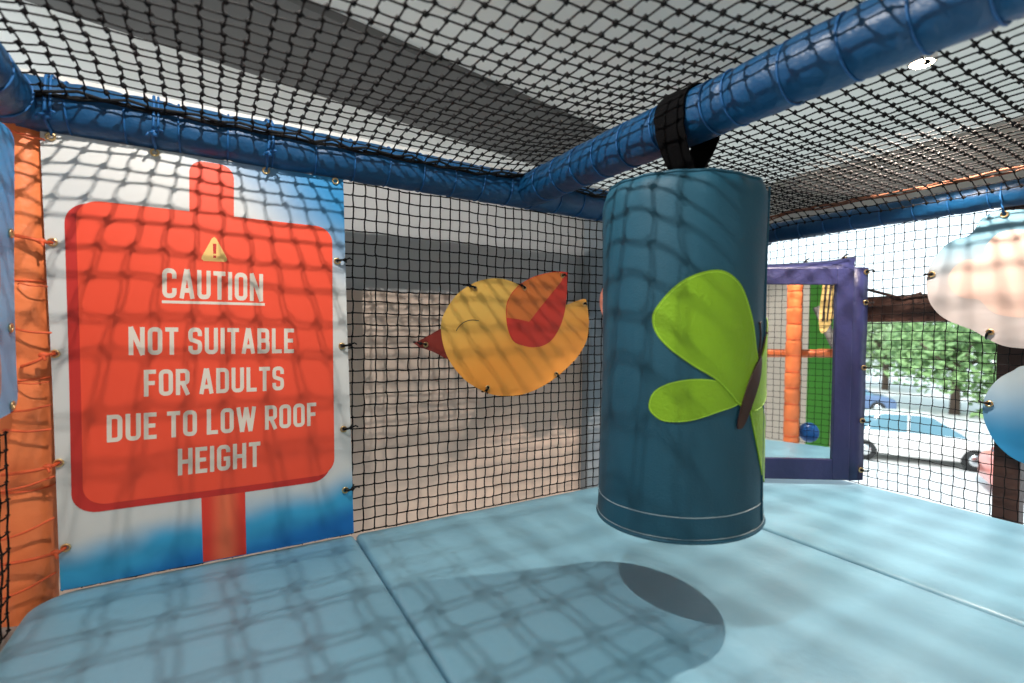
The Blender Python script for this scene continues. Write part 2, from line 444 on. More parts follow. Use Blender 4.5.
kids.append(sheet('printed_board_edge', skew(rrect(-.345, .203, .300, 1.018, .055)), bmap(.0023), .0004, M['red_dk'], None, .06))
kids.append(sheet('printed_board', skew(rrect(-.322, .222, .312, 1.026, .05)), bmap(.0028), .0004, M['red'], None, .06))
# ---- condensed sign lettering, drawn as strokes
T = .158
def arcs(cx, cy, r, a0, a1, n=6): return [(cx+r*math.cos(math.radians(a0+(a1-a0)*k/n)), cy+r*math.sin(math.radians(a0+(a1-a0)*k/n))) for k in range(n+1)]
def glyph(c):
    h = T/2; w = .50; x0, x1, y0, y1 = h, w-h, h, 1-h; r = .13
    if c == 'I': return T, [([(h, 0), (h, 1)], 0)]
    if c == 'O': return w, [(arcs(x1-r, y1-r, r, 0, 90)+arcs(x0+r, y1-r, r, 90, 180)+arcs(x0+r, y0+r, r, 180, 270)+arcs(x1-r, y0+r, r, 270, 360), 1)]
    if c == 'D': return w, [([(x0, y0), (x0, y1)]+arcs(x1-r, y1-r, r, 90, 0)+arcs(x1-r, y0+r, r, 0, -90), 1)]
    if c == 'C': return w, [([(x1, .66)]+arcs(x1-r, y1-r, r, 0, 90)+arcs(x0+r, y1-r, r, 90, 180)+arcs(x0+r, y0+r, r, 180, 270)+arcs(x1-r, y0+r, r, 270, 360)+[(x1, .34)], 0)]
    if c == 'G': return w, [([(x1, .70)]+arcs(x1-r, y1-r, r, 0, 90)+arcs(x0+r, y1-r, r, 90, 180)+arcs(x0+r, y0+r, r, 180, 270)+arcs(x1-r, y0+r, r, 270, 360)+[(x1, .46), (w*.5, .46)], 0)]
    if c == 'U': return w, [([(x0, 1)]+arcs(x0+r, y0+r, r, 180, 270)+arcs(x1-r, y0+r, r, 270, 360)+[(x1, 1)], 0)]
    if c == 'A': return .54, [([(h*.95, 0), (.27-.015, 1)], 0), ([(.54-h*.95, 0), (.27+.015, 1)], 0), ([(.13, .28), (.41, .28)], 0)]
    if c == 'T': return .46, [([(0, 1-h), (.46, 1-h)], 0), ([(.23, 0), (.23, 1)], 0)]
    if c == 'N': return .54, [([(h, 0), (h, 1)], 0), ([(.54-h, 0), (.54-h, 1)], 0), ([(h*.9, 1), (.54-h*.9, 0)], 0)]
    if c == 'L': return .42, [([(h, 1), (h, h), (.42, h)], 0)]
    if c == 'E': return .43, [([(.43, 1-h), (h, 1-h), (h, h), (.43, h)], 0), ([(h, .51), (.39, .51)], 0)]
    if c == 'F': return .42, [([(.42, 1-h), (h, 1-h), (h, 0)], 0), ([(h, .50), (.38, .50)], 0)]
    if c == 'H': return .52, [([(h, 0), (h, 1)], 0), ([(.52-h, 0), (.52-h, 1)], 0), ([(h, .5), (.52-h, .5)], 0)]
    if c == 'B': return w, [([(x0, .51)]+[(x0, y1)]+arcs(x1-.11, y1-.10, .10, 90, 0)+arcs(x1-.11, .61, .10, 0, -90), 1), ([(x0, y0), (x0, .51)]+arcs(x1-.11, .41, .11, 90, 0)+arcs(x1-.11, y0+.11, .11, 0, -90), 1)]
    if c == 'R': return w, [([(x0, 0), (x0, y1)]+arcs(x1-.11, y1-.11, .11, 90, 0)+arcs(x1-.11, .57, .11, 0, -90)+[(x0, .46)], 0), ([(w*.5, .46), (x1+.02, 0)], 0)]
    if c == 'S': return w, [([(x1, .68)]+arcs(x1-r, y1-r, r, 0, 90)+arcs(x0+r, y1-r, r, 90, 180)+[(x0, .68)]+arcs(x0+r, .64, r, 180, 225, 3)+[(w*.5, .50)]+arcs(x1-r, .36, r, 45, 0, 3)+arcs(x1-r, y0+r, r, 0, -90)+arcs(x0+r, y0+r, r, 270, 180)+[(x0, .32)], 0)]
    if c == 'W': return .78, [([(h*.95, 1), (.225, 0)], 0), ([(.225, 0), (.39, .98)], 0), ([(.39, .98), (.555, 0)], 0), ([(.555, 0), (.78-h*.95, 1)], 0)]
    return .3, []
def stroke(pts, closed, t):
    n = len(pts); L = []; R = []
    P = [Vector((p[0], p[1])) for p in pts]
    for i in range(n):
        a = P[i-1] if (closed or i > 0) else None; b = P[(i+1) % n] if (closed or i < n-1) else None
        d1 = (P[i]-a) if a is not None else None; d2 = (b-P[i]) if b is not None else None
        if d1 is not None and d1.length < 1e-6: d1 = None
        if d2 is not None and d2.length < 1e-6: d2 = None
        d1 = d1.normalized() if d1 is not None else d2.normalized()
        d2 = d2.normalized() if d2 is not None else d1
        nn = Vector((-(d1+d2).y, (d1+d2).x))
        nn = nn.normalized() if nn.length > 1e-6 else Vector((-d1.y, d1.x))
        c = max(.45, nn.dot(Vector((-d1.y, d1.x))))
        L.append(P[i]+nn*t/2/c); R.append(P[i]-nn*t/2/c)
    q = []
    for i in range(n if closed else n-1):
        j = (i+1) % n; q.append([R[i], R[j], L[j], L[i]])
    return q
def lettering(text, x0, x1, z0, h, off=.0032):
    gap = .10; adv = 0; quads = []
    for ch in text:
        if ch == ' ': adv += .26; continue
        w, st = glyph(ch)
        for pts, cl in st:
            for q in stroke(pts, cl, T): quads.append([(p.x+adv, p.y) for p in q])
        adv += w+gap
    adv -= gap; k = (x1-x0)/adv
    f = bmap(off); V = []; F = []
    for q in quads:
        b = len(V); V += [f(x0+p[0]*k, z0+p[1]*h, .0003) for p in q]; F.append((b, b+1, b+2, b+3))
    o = mesh_obj('lettering', V, F, M['cream'], None, False); o['label'] = 'cream words '+text
    return o
kids += [lettering('CAUTION', -.138, .113, .779, .083), lettering('NOT SUITABLE', -.214, .200, .620, .077),
         lettering('FOR ADULTS', -.181, .171, .505, .074), lettering('DUE TO LOW ROOF', -.262, .266, .386, .074), lettering('HEIGHT', -.104, .105, .276, .076)]
ul = sheet('underline', [(-.139, .764), (.118, .766), (.118, .774), (-.139, .772)], bmap(.0032), .0003, M['cream'], None, .03); kids.append(ul)
tri = crom([(-.044, .893), (-.013, .892), (.018, .893)], 1, False)
tri = [(-.040, .889), (.014, .891), (.0185, .896), (.0175, .903), (-.008, .955), (-.014, .961), (-.020, .955), (-.0445, .901), (-.0455, .894)]
wt = sheet('warning_triangle', tri, bmap(.0032), .0003, M['warn'], None)
ex = sheet('exclamation_mark', [[(-.0165, .912), (-.0095, .912), (-.0085, .941), (-.0175, .941)], [(-.0165, .900), (-.0095, .900), (-.0095, .907), (-.0165, .907)]], bmap(.0036), .0003, M['red_dk'], None)
adopt(wt, ex); kids.append(wt)
# eyelets and ties
def eyelet(x, y, z, axis, R=.0085, r=.0028): return torus('eyelet', (x, y, z), axis, R, r, M['brass'])
for x in (-.367, -.153, .121, .322):
    g = eyelet(x, 1.677-bwave(x, 1.175), 1.1755, (0,1,0)); kids.append(g)
    if x < .3:
        pts = [(x, 1.69, 1.178), (x+.002, 1.668, 1.186), (x, 1.628, 1.205), (x+.004, 1.611, 1.245), (x+.003, 1.625, 1.30), (x, 1.66, 1.322), (x-.002, 1.70, 1.326)]
        t = tube_obj('tie', pts, .0036, M['cord_blue'], None, 8, smooth_n=5)
        t2 = tube_obj('tie', [(p[0]+.010, p[1]-.001, p[2]) for p in pts[2:]], .0030, M['cord_blue'], None, 8, smooth_n=5)
        kb = MB(); kb.ball((x+.004, 1.622, 1.213), .0095, 10, 8, (1, .8, 1.2)); kb.tube([(x+.004, 1.62, 1.213), (x+.016, 1.607, 1.219), (x+.024, 1.603, 1.214)], .003, 6); kb.tube([(x+.004, 1.62, 1.213), (x-.008, 1.607, 1.206), (x-.012, 1.606, 1.198)], .003, 6)
        kn = kb.build('knot', M['cord_blue'], None)
        for q in (t, t2, kn): q.parent = g
for (x, z), (ci) in zip(((-.366, .910), (-.365, .626), (-.359, .344), (-.346, .122)), (0, 4, 10, 16)):
    g = eyelet(x, 1.677-bwave(x, z), z, (0,1,0)); kids.append(g)
    (xa, za) = CORDS[ci]
    if ci == 4: xa, za = -.418, .598
    t = tube_obj('tie', [(xa-.006, 1.672, za-.002), (xa, 1.660, za), ((xa+x)/2, 1.652, (za+z)/2-.002), (x-.012, 1.660, z-.003), (x, 1.685, z)], .0042, M['cord_orange'], None, 8, smooth_n=5)
    kb = MB(); kb.ball((x-.016, 1.657, z-.002), .0085, 10, 8, (1.2, .8, .9)); kb.tube([(x-.016, 1.655, z-.003), (x-.010, 1.645, z-.014)], .003, 6)
    kn = kb.build('knot', M['cord_orange'], None)
    t.parent = g; kn.parent = g
for x, z in ((.330, .919), (.346, .641), (.351, .366), (.357, .161)):
    g = eyelet(x, 1.677-bwave(x, z), z, (0,1,0)); kids.append(g)
    t = tube_obj('tie', [(x, 1.69, z), (x+.002, 1.668, z+.001), (x+.018, 1.667, z+.004), (x+.030, 1.70, z+.005), (x+.034, 1.712, z+.003)], .0036, M['black'], None, 8, smooth_n=5)
    kb = MB(); kb.ball((x+.022, 1.668, z+.004), .0065, 8, 6); kb.tube([(x+.022, 1.668, z+.004), (x+.036, 1.664, z+.011), (x+.044, 1.668, z+.006)], .0026, 6)
    kn = kb.build('knot', M['black'], None)
    t.parent = g; kn.parent = g
adopt(BN, *kids)

# ------------------------------------------------------------------ pale blue panel on the left side, laced to the post
def lmap(u, v, w): return (-.424+w+.004*math.sin(v*6), u, v)
LP = empty('play_panel', (-.424, 1.5, .5), 'pale blue vinyl panel at far left, its edge laced to the orange post', 'panel')
lk = [sheet('panel_sheet', crom([(1.20, 1.15), (1.45, 1.145), (1.605, 1.150), (1.626, 1.08), (1.632, .95), (1.634, .76), (1.632, .60), (1.622, .508), (1.50, .49), (1.20, .49)], 5), lmap, .002, M['lpanel'], None, .05)]
lk.append(sheet('printed_cloud', crom([(1.20, .52), (1.48, .52), (1.535, .58), (1.525, .70), (1.545, .80), (1.53, .92), (1.49, .99), (1.20, 1.0)], 5), lambda u, v, w: lmap(u, v, w+.0021), .0004, M['cloud_pink'], None, .05))
for y, z in ((1.600, .914), (1.594, .692), (1.585, .510)):
    lk.append(torus('eyelet', (-.418+.004*math.sin(z*6), y, z), (1,0,0), .0085, .0028, M['brass']))
adopt(LP, *lk)

# ------------------------------------------------------------------ bird on the net
def nmap(off): return lambda u, v, w: (u, NB_Y-.008-off-w+.002*math.sin(u*8+v*5), v)
BIRD_BODY = [[0.701,0.715],[0.712,0.755],[0.742,0.805],[0.778,0.844],[0.837,0.88],[0.894,0.898],[0.953,0.902],[1.013,0.891],[1.066,0.867],[1.141,0.83],[1.209,0.81],[1.278,0.812],[1.325,0.828],[1.372,0.840],[1.383,0.833],[1.395,0.783],[1.4,0.725],[1.389,0.657],[1.347,0.595],[1.3,0.553],[1.236,0.508],[1.169,0.473],[1.104,0.449],[1.04,0.437],[0.978,0.437],[0.919,0.446],[0.87,0.466],[0.813,0.499],[0.767,0.542],[0.731,0.592],[0.709,0.65]]
BIRD_WING = [[1.277,0.948],[1.25,0.951],[1.192,0.944],[1.115,0.923],[1.062,0.898],[1.021,0.869],[0.991,0.832],[0.976,0.793],[0.977,0.745],[0.987,0.697],[1.012,0.655],[1.055,0.638],[1.108,0.63],[1.163,0.639],[1.207,0.667],[1.246,0.723],[1.268,0.788],[1.277,0.864]]
BIRD_WING_UP = [[1.252,0.936],[1.238,0.948],[1.192,0.9425],[1.115,0.9215],[1.062,0.8965],[1.022,0.868],[0.992,0.832],[0.9775,0.793],[0.978,0.749],[1.033,0.744],[1.085,0.735],[1.16,0.817],[1.249,0.912]]
BIRD_BEAK = [[0.599,0.648],[0.649,0.674],[0.702,0.703],[0.74,0.72],[0.76,0.65],[0.745,0.58],[0.73,0.588],[0.67,0.618],[0.62,0.634]]
BIRD_EYE = [[0.762,0.695],[0.771,0.709],[0.786,0.723],[0.801,0.731],[0.818,0.736],[0.836,0.737],[0.855,0.734]]
BIRD_GROM = [[0.835,0.859],[1.06,0.871],[1.251,0.934],[1.369,0.818],[0.641,0.644],[0.896,0.476],[1.223,0.518]]
BI = empty('bird_panel', (1.05, NB_Y, .44), 'yellow vinyl bird with red wing and maroon beak tied to the net', 'panel')
bk = [sheet('beak', BIRD_BEAK, nmap(0), .002, M['beak'], None, .05),
      sheet('bird_body', crom(BIRD_BODY, 4), nmap(.0015), .002, M['bird'], None, .05)]
wg = sheet('wing', BIRD_WING[:1]+[tuple(p) for p in crom(BIRD_WING[1:], 4, False)], nmap(.0036), .0012, M['wing'], None, .05); bk.append(wg)
wu = sheet('wing_fold', BIRD_WING_UP, nmap(.0049), .0004, M['wing_up'], None, .05); wu['label'] = 'orange brown upper part of the wing'; wu.parent = wg
bk.append(tube_obj('eye', [nmap(.0036)(u, v, 0) for u, v in crom(BIRD_EYE, 4, False)], .0016, M['ink'], None, 6))
rg = random.Random(5)
def net_tie(g, x, y, z, dx, dz):
    t = tube_obj('tie', [(x, y+.014, z), (x, y-.006, z+.001), (x+dx*.5, y-.006, z+dz*.5), (x+dx, y+.016, z+dz), (x+dx*1.1, y+.024, z+dz)], .0032, M['black'], None, 8, smooth_n=5)
    kb = MB(); kb.ball((x+dx*.6, y-.005, z+dz*.6), .0055, 8, 6); kb.tube([(x+dx*.6, y-.005, z+dz*.6), (x+dx*.9+.004, y-.010, z+dz*.9-.008)], .0024, 6)
    kn = kb.build('knot', M['black'], None); t.parent = g; kn.parent = g
for (x, z), (dx, dz) in zip(BIRD_GROM, ((-.034, .010), (-.026, .016), (.012, .006), (.006, .004), (-.034, .008), (-.012, -.018), (.012, -.016))):
    y = nmap(.005)(x, z, .001)[1]-.001
    g = torus('eyelet', (x, y, z), (0,1,0), .0075, .0026, M['brass']); net_tie(g, x, y, z, dx, dz); bk.append(g)
adopt(BI, *bk)

# ------------------------------------------------------------------ salmon flower on the net, mostly behind the bag
FL = empty('flower_panel', (1.66, NB_Y, .6), 'salmon pink vinyl shape on the net, nearly hidden behind the punch bag', 'panel')
pet = []
for k in range(6):
    a = 2*PI*k/6+math.radians(4)
    for q in range(-8, 9):
        b = a+q/8*PI/6; rr = .155+.085*math.sqrt(max(0, 1-(q/8)**2))
        pet.append((1.700+rr*math.cos(b), .845+rr*math.sin(b)*1.06))
fk = [sheet('petals', pet, nmap(.001), .002, M['pink'], None, .06),
      sheet('flower_centre', [(1.700+.07*math.cos(k*PI/12), .845+.07*math.sin(k*PI/12)) for k in range(24)], nmap(.0032), .001, M['warn'], None, .05)]
adopt(FL, *fk)

# ------------------------------------------------------------------ punch bag
BX, BY, BR = 1.046, .893, .2065
rx, ry = .86, -.51                       # the way the bag hem runs up (towards camera right)
def bagpt(a, z, r):
    x = r*math.cos(a); y = r*math.sin(a)
    lift = .058*max(0, 1-(z-.2)/.86)*(x*rx+y*ry)
    sag = -.030*max(0, (z-.75)/.31)**2*(x*rx+y*ry)
    return (BX+x, BY+y, z+lift+sag)
def bag_r(a, z):
    w = noise.noise((math.cos(a)*1.6, math.sin(a)*1.6, z*2.2))*.0035+noise.noise((math.cos(a)*5, math.sin(a)*5, z*5+7))*.0012
    g = max(0, (z-.95)/.11)
    w += .0028*g*math.sin(a*17)*g+.002*g*math.sin(a*9+1)
    return BR+w-.0055*math.sin(PI*(z-.2)/.86)
prof = [(.0, .222), (.10, .220), (.185, .2195), (BR-.012, .220), (BR-.004, .2225), (BR, .228)]
NA = 96
V = []; F = []
zs = [.235+(1.020-.235)*k/46 for k in range(47)]
rows = [('r', r, z) for r, z in prof[1:]]+[('s', None, z) for z in zs]+[('e', d, z) for d, z in ((.002, 1.034), (.006, 1.046), (.012, 1.056), (.020, 1.064), (.031, 1.070), (.055, 1.078), (.10, 1.087), (.15, 1.092), (.19, 1.094))]
for t, q, z in rows:
    for k in range(NA):
        a = 2*PI*k/NA
        if t == 'r': V.append(bagpt(a, z, q))
        elif t == 's': V.append(bagpt(a, z, bag_r(a, z)))
        else: V.append(bagpt(a, z, max(.01, bag_r(a, min(z, 1.06))-q)))
for i in range(len(rows)-1):
    for k in range(NA): F.append((i*NA+k, i*NA+(k+1) % NA, (i+1)*NA+(k+1) % NA, (i+1)*NA+k))
F.append(tuple(range(NA-1, -1, -1))); F.append(tuple((len(rows)-1)*NA+k for k in range(NA)))
BG = empty('punch_bag', (BX, BY, .21), 'large teal blue padded punch bag with lime butterfly, hung from the centre beam', 'punch bag')
gk = [sharp(mesh_obj('bag_body', V, F, M['bag']), 60)]
gk.append(tube_obj('stitching', [bagpt(2*PI*k/96, .283, bag_r(2*PI*k/96, .283)+.0002) for k in range(96)], .0010, M['thread'], None, 5, closed=True))
gk.append(tube_obj('piping', [bagpt(2*PI*k/96, .2265, BR+.0005) for k in range(96)], .0042, M['bag'], None, 8, closed=True))
gk.append(tube_obj('stitching', [bagpt(2*PI*k/96, .2335, BR+.0012) for k in range(96)], .0008, M['thread'], None, 5, closed=True))
gk.append(tube_obj('piping', [bagpt(2*PI*k/96, 1.063, bag_r(2*PI*k/96, 1.06)-.0165) for k in range(96)], .0035, M['bag'], None, 8, closed=True))
av = math.radians(-69)
gk.append(tube_obj('side_seam', [bagpt(av, .24+k*.0405, bag_r(av, .24+k*.0405)+.0008) for k in range(21)], .0028, M['bag'], None, 8))
# butterfly: vinyl shapes sewn onto the curved side; outlines in (degrees round the bag, height)
def patch(name, pts, off, th, m, n=5, lab=None):
    pl = crom([(math.radians(a)*BR, z) for a, z in pts], n)
    def f(u, v, w):
        a = u/BR; x, y, z = math.cos(a), math.sin(a), v
        r = bag_r(a, v)+off+w
        return (BX+r*x, BY+r*y, v)
    o = sheet(name, [(p.x, p.y) for p in pl], f, th, m, None, .018)
    ed = tube_obj('stitching', [f((p.x-pl_c(pl)[0])*.965+pl_c(pl)[0], (p.y-pl_c(pl)[1])*.965+pl_c(pl)[1], th) for p in pl], .0007, M['green_edge'] if m is M['green'] else M['brown'], None, 5, closed=True) if m is M['green'] else None
    if ed: ed.parent = o
    if lab: o['label'] = lab
    return o
def pl_c(pl): return (sum(p.x for p in pl)/len(pl), sum(p.y for p in pl)/len(pl))
W_UP = [[-157.1,0.73],[-154.4,0.757],[-143.1,0.803],[-131.1,0.829],[-117.7,0.839],[-107.4,0.827],[-97.9,0.794],[-89.3,0.728],[-84.7,0.665],[-82.5,0.633],[-90.2,0.571],[-97.7,0.533],[-108.1,0.565],[-117.4,0.595],[-132.1,0.626],[-146.5,0.664],[-154.7,0.698]]
W_LO = [[-158.4,0.527],[-155.6,0.559],[-146.1,0.582],[-131.9,0.594],[-117.4,0.593],[-108.2,0.582],[-97,0.545],[-116.9,0.518],[-133.4,0.499],[-147.7,0.495],[-155.3,0.508]]
W_UR = [[-83.5,0.600],[-75,0.65],[-63,0.705],[-45,0.74],[-28,0.71],[-22,0.65],[-35,0.60],[-52,0.56],[-70,0.53],[-88,0.520]]
W_LR = [[-89,0.530],[-86.5,0.490],[-81.9,0.449],[-74,0.386],[-66,0.345],[-52,0.33],[-42,0.37],[-47,0.43],[-62,0.49],[-75,0.53]]
gk.append(patch('wing', W_LO, .0006, .0022, M['green'])); gk.append(patch('wing', W_LR, .0006, .0022, M['green']))
gk.append(patch('wing', W_UP, .0020, .0022, M['green'])); gk.append(patch('wing', W_UR, .0020, .0022, M['green']))
gk.append(patch('butterfly_body', [[-82.2,0.641],[-78.9,0.640],[-80.1,0.601],[-87.4,0.547],[-95.4,0.496],[-99.7,0.482],[-101.6,0.490],[-98.7,0.533],[-91.5,0.595]], .0040, .004, M['brown']))
def ant(pts): return tube_obj('antenna', [bagpt(math.radians(a), z, 0)[:0] or (BX+(bag_r(math.radians(a), z)+.003)*math.cos(math.radians(a)), BY+(bag_r(math.radians(a), z)+.003)*math.sin(math.radians(a)), z) for a, z in crom(pts, 5, False)], [.0022]*10+[.0046], M['brown'], None, 8)
gk.append(ant([(-81.5, .638), (-78.3, .689), (-80.4, .725)])); gk.append(ant([(-80.5, .638), (-71.5, .681), (-66, .700)]))
# webbing strap: over the beam and down to the bag's top
def strap_path():
    p = [(1.043, 1.080), (1.040, 1.115), (1.006, 1.165), (.984, 1.215)]
    for k in range(0, 13):
        a = math.radians(200-220*k/12); p.append((1.052+.0715*math.cos(a), ZB+.0715*math.sin(a)))
    p += [(1.118, 1.205), (1.098, 1.165), (1.068, 1.115), (1.062, 1.080)]
    return p
sp = strap_path(); V = []; F = []
N = len(sp)
for i, (x, z) in enumerate(sp):
    a = Vector(sp[max(i-1, 0)]); b = Vector(sp[min(i+1, N-1)]); d = (b-a).normalized(); nx, nz = -d.y, d.x
    hw = .037+.010*max(0, min(1, (z-1.10)/.14))
    for o_, y in ((0, -hw), (0, hw), (.004, hw), (.004, -hw)): V.append((x+nx*o_, BY-.008+y, z+nz*o_))
for i in range(N-1):
    for k in range(4): F.append((i*4+k, i*4+(k+1) % 4, i*4+4+(k+1) % 4, i*4+4+k))
F.append((3, 2, 1, 0)); F.append(tuple((N-1)*4+k for k in range(4)))
st = sharp(mesh_obj('strap', V, F, M['web']), 50); gk.append(st)
adopt(BG, *gk)

# ------------------------------------------------------------------ mirror panel
R0 = Vector((2.566, 1.120)); U = Vector((-.84, .54)).normalized(); Nn = Vector((-U.y, U.x))
if Nn.dot(Vector((-1, -1))) < 0: Nn = -Nn
def mmap(off): return lambda u, v, w: (R0.x+U.x*u+Nn.x*(off+w), R0.y+U.y*u+Nn.y*(off+w), v)
MP = empty('mirror_panel', (2.3, 1.30, .02), 'navy framed mirror panel standing on the mat in the far right corner', 'mirror')
f0 = mmap(0)
def ring_frame(u0, u1, z0, z1, a0, a1, b0, b1, th, off):
    f = mmap(off); q = MB()
    def bx(ua, ub, za, zb):
        v = [f(ua, za, 0), f(ub, za, 0), f(ub, zb, 0), f(ua, zb, 0), f(ua, za, th), f(ub, za, th), f(ub, zb, th), f(ua, zb, th)]
        q.add(v, [(3,2,1,0),(4,5,6,7),(0,1,5,4),(1,2,6,5),(2,3,7,6),(3,0,4,7)])
    bx(u0, a0, z0, z1); bx(a1, u1, z0, z1); bx(a0, a1, z0, b0); bx(a0, a1, b1, z1)
    return q
fr = ring_frame(.074, .74, .024, 1.000, .150, .655, .120, .924, .022, 0).build('frame', M['navy'], None, False)
bm_ = fr.modifiers.new('soft', 'BEVEL'); bm_.width = .004; bm_.segments = 2
gl = sheet('mirror_glass', [(.148, .118), (.657, .118), (.657, .926), (.148, .926)], mmap(.004), .006, M['mirror'], None)
sd = MB(); f = mmap(0)
sv = []
for k in range(11):
    z = .022+(1.006-.022)*k/10
    for u, w in ((.0, .0), (.03, .006), (.072, .012)): sv.append(f(u, z, w+.002*math.sin(k*1.9)))
sf = [(i*3+j, i*3+j+1, i*3+4+j, i*3+3+j) for i in range(10) for j in range(2)]
side = mesh_obj('side_flap', sv, sf, M['navy'], None); so = side.modifiers.new('thick', 'SOLIDIFY'); so.thickness = .004
tv = []
for k in range(13):
    t = k/12; a = Vector(f(.074+.666*t, 1.000, .018)); yb = 1.173+.47*t; b = Vector((2.574, yb, 1.066-.010*math.sin(PI*t)))
    for s in (0, .33, .66, 1): 
        p = a.lerp(b, s); p.z += .012*math.sin(PI*s); tv.append(tuple(p))
tf = [(i*4+j, i*4+j+1, i*4+5+j, i*4+4+j) for i in range(12) for j in range(3)]
top = mesh_obj('top_flap', tv, tf, M['navy'], None); so = top.modifiers.new('thick', 'SOLIDIFY'); so.thickness = .004
mk = [fr, gl, side, top]
for z, dz in ((.985, .006), (.845, -.002), (.545, .0), (.300, -.004), (.070, .0)):
    p = f(.012, z, .010)
    g = torus('eyelet', p, (Nn.x, Nn.y, 0), .0095, .0034, M['brass'])
    t = tube_obj('tie', [(p[0], p[1], p[2]), (p[0]-.004, p[1]-.014, p[2]+dz), (p[0]+.012, p[1]-.022, p[2]+dz), (p[0]+.022, p[1]-.022, p[2])], .0036, M['black'], None, 8, smooth_n=4); t.parent = g
    mk.append(g)
for k, y in ((1, 1.22), (4, 1.40)):
    p = (2.560, y, 1.058)
    g = torus('eyelet', p, (1,0,0), .009, .003, M['brass'])
    t = tube_obj('tie', [(p[0]-.004, p[1], p[2]), (p[0]-.002, p[1]-.004, p[2]+.014), (p[0]+.022, p[1]-.008, p[2]+.022)], .0034, M['black'], None, 8, smooth_n=4); t.parent = g
    mk.append(g)
adopt(MP, *mk)

# ------------------------------------------------------------------ cloud panels on the right net
def rmap(off): return lambda u, v, w: (2.566-off-w+.003*math.sin(u*7+v*6), u, v)
CLOUD = [[0.30,1.13],[0.40,1.168],[0.50,1.150],[0.61,1.168],[0.674,1.176],[0.705,1.172],[0.733,1.152],[0.752,1.112],[0.775,1.093],[0.809,1.087],[0.84,1.067],[0.867,1.032],[0.888,0.989],[0.898,0.939],[0.897,0.893],[0.885,0.837],[0.858,0.791],[0.821,0.758],[0.786,0.74],[0.745,0.719],[0.712,0.695],[0.674,0.669],[0.631,0.655],[0.55,0.655],[0.45,0.68],[0.35,0.72],[0.27,0.78],[0.235,0.88],[0.25,1.0]]
CLOUD_IN = [[0.33,1.02],[0.42,1.08],[0.53,1.06],[0.607,1.09],[0.647,1.098],[0.683,1.088],[0.71,1.054],[0.723,1.009],[0.744,0.999],[0.777,0.999],[0.808,0.975],[0.824,0.942],[0.825,0.906],[0.805,0.869],[0.774,0.848],[0.734,0.841],[0.714,0.821],[0.694,0.795],[0.663,0.777],[0.599,0.768],[0.48,0.78],[0.38,0.80],[0.31,0.86],[0.295,0.95]]
CL = empty('cloud_panel', (2.566, .65, .66), 'grey and blush cloud shaped vinyl panel tied to the right net', 'panel')
ck = [sheet('cloud_sheet', crom(CLOUD, 5), rmap(0), .002, M['cloud'], None, .05),
      sheet('printed_cloud', crom(CLOUD_IN, 5), rmap(.0021), .0005, M['cloud_pink'], None, .05)]
for (y, z), (dy, dz), mm in zip(((.880, .953), (.694, .713), (.664, 1.160)), ((.034, .002), (.016, -.026), (.004, .05)), ('black', 'black', 'cord_blue')):
    p = (2.560+.003*math.sin(y*7+z*6), y, z)
    g = torus('eyelet', p, (1,0,0), .0095, .0034, M['brass'])
    if mm == 'black': path = [(p[0]+.01, y, z), (p[0]-.008, y+dy*.2, z), (p[0]-.004, y+dy*.6, z+dz*.6), (p[0]+.024, y+dy, z+dz)]
    else: path = [(p[0]+.01, y, z), (p[0]-.010, y, z+.008), (2.545, y+.003, z+.03), (2.532, y+.006, z+.07), (2.545, y+.006, z+.12)]
    t = tube_obj('tie', path, .004, M[mm], None, 8, smooth_n=4); t.parent = g
    ck.append(g)
adopt(CL, *ck)
DISC = [[0.30,0.50],[0.38,0.575],[0.50,0.600],[0.596,0.590],[0.629,0.567],[0.658,0.543],[0.682,0.512],[0.7,0.471],[0.709,0.427],[0.706,0.38],[0.694,0.34],[0.674,0.297],[0.648,0.264],[0.62,0.241],[0.57,0.222],[0.47,0.21],[0.36,0.25],[0.29,0.33],[0.27,0.42]]
DP = empty('cloud_panel', (2.566, .5, .2), 'round blue vinyl panel low on the right net at the photo edge', 'panel')
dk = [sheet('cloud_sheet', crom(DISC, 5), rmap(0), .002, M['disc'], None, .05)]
p = (2.560+.003*math.sin(.69*7+.435*6), .690, .435)
g = torus('eyelet', p, (1,0,0), .0095, .0034, M['brass'])
t = tube_obj('tie', [(p[0]+.01, p[1], p[2]), (p[0]-.008, p[1]+.008, p[2]+.002), (p[0]-.002, p[1]+.024, p[2]+.004), (p[0]+.024, p[1]+.036, p[2]+.006)], .004, M['black'], None, 8, smooth_n=4); t.parent = g
dk.append(g); adopt(DP, *dk)

# ------------------------------------------------------------------ the room
def struct(name, boxes, m, smooth=False, rot=None):
    b = MB()
    for lo, hi in boxes: b.box(lo, hi)
    o = b.build(name, m, None, smooth); o['kind'] = 'structure'; return o
struct('floor', [((-.48, .26, -.16), (2.66, 1.72, -.056))], M['floor'])
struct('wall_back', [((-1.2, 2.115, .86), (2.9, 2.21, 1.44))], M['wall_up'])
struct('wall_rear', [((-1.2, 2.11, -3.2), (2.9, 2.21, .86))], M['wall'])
struct('trim_1', [((-1.2, 2.095, 1.44), (2.9, 2.22, 1.490))], M['wall_trim'])  # white band along the top of the back wall
struct('trim_2', [((1.70, 2.05, -3.2), (2.90, 2.11, 1.438))], M['grey'])
struct('wall_left', [((-1.3, -3.0, -3.2), (-1.2, 4.3, 1.50)), ((-1.3, -3.0, 1.5), (-1.2, 1.9, 2.1)), ((-1.3, 4.1, 1.5), (-1.2, 4.3, 2.1))], M['cream_wall'])  # open strip near the top added to let sky light onto the ceiling
struct('wall_far', [((-1.3, 4.2, -3.2), (3.0, 4.3, 1.76))], M['cream_wall'])  # stops short of the ceiling; unseen gap added for sky light
struct('wall_front', [((-1.3, -3.0, -3.2), (3.0, -2.9, 2.1))], M['cream_wall'])
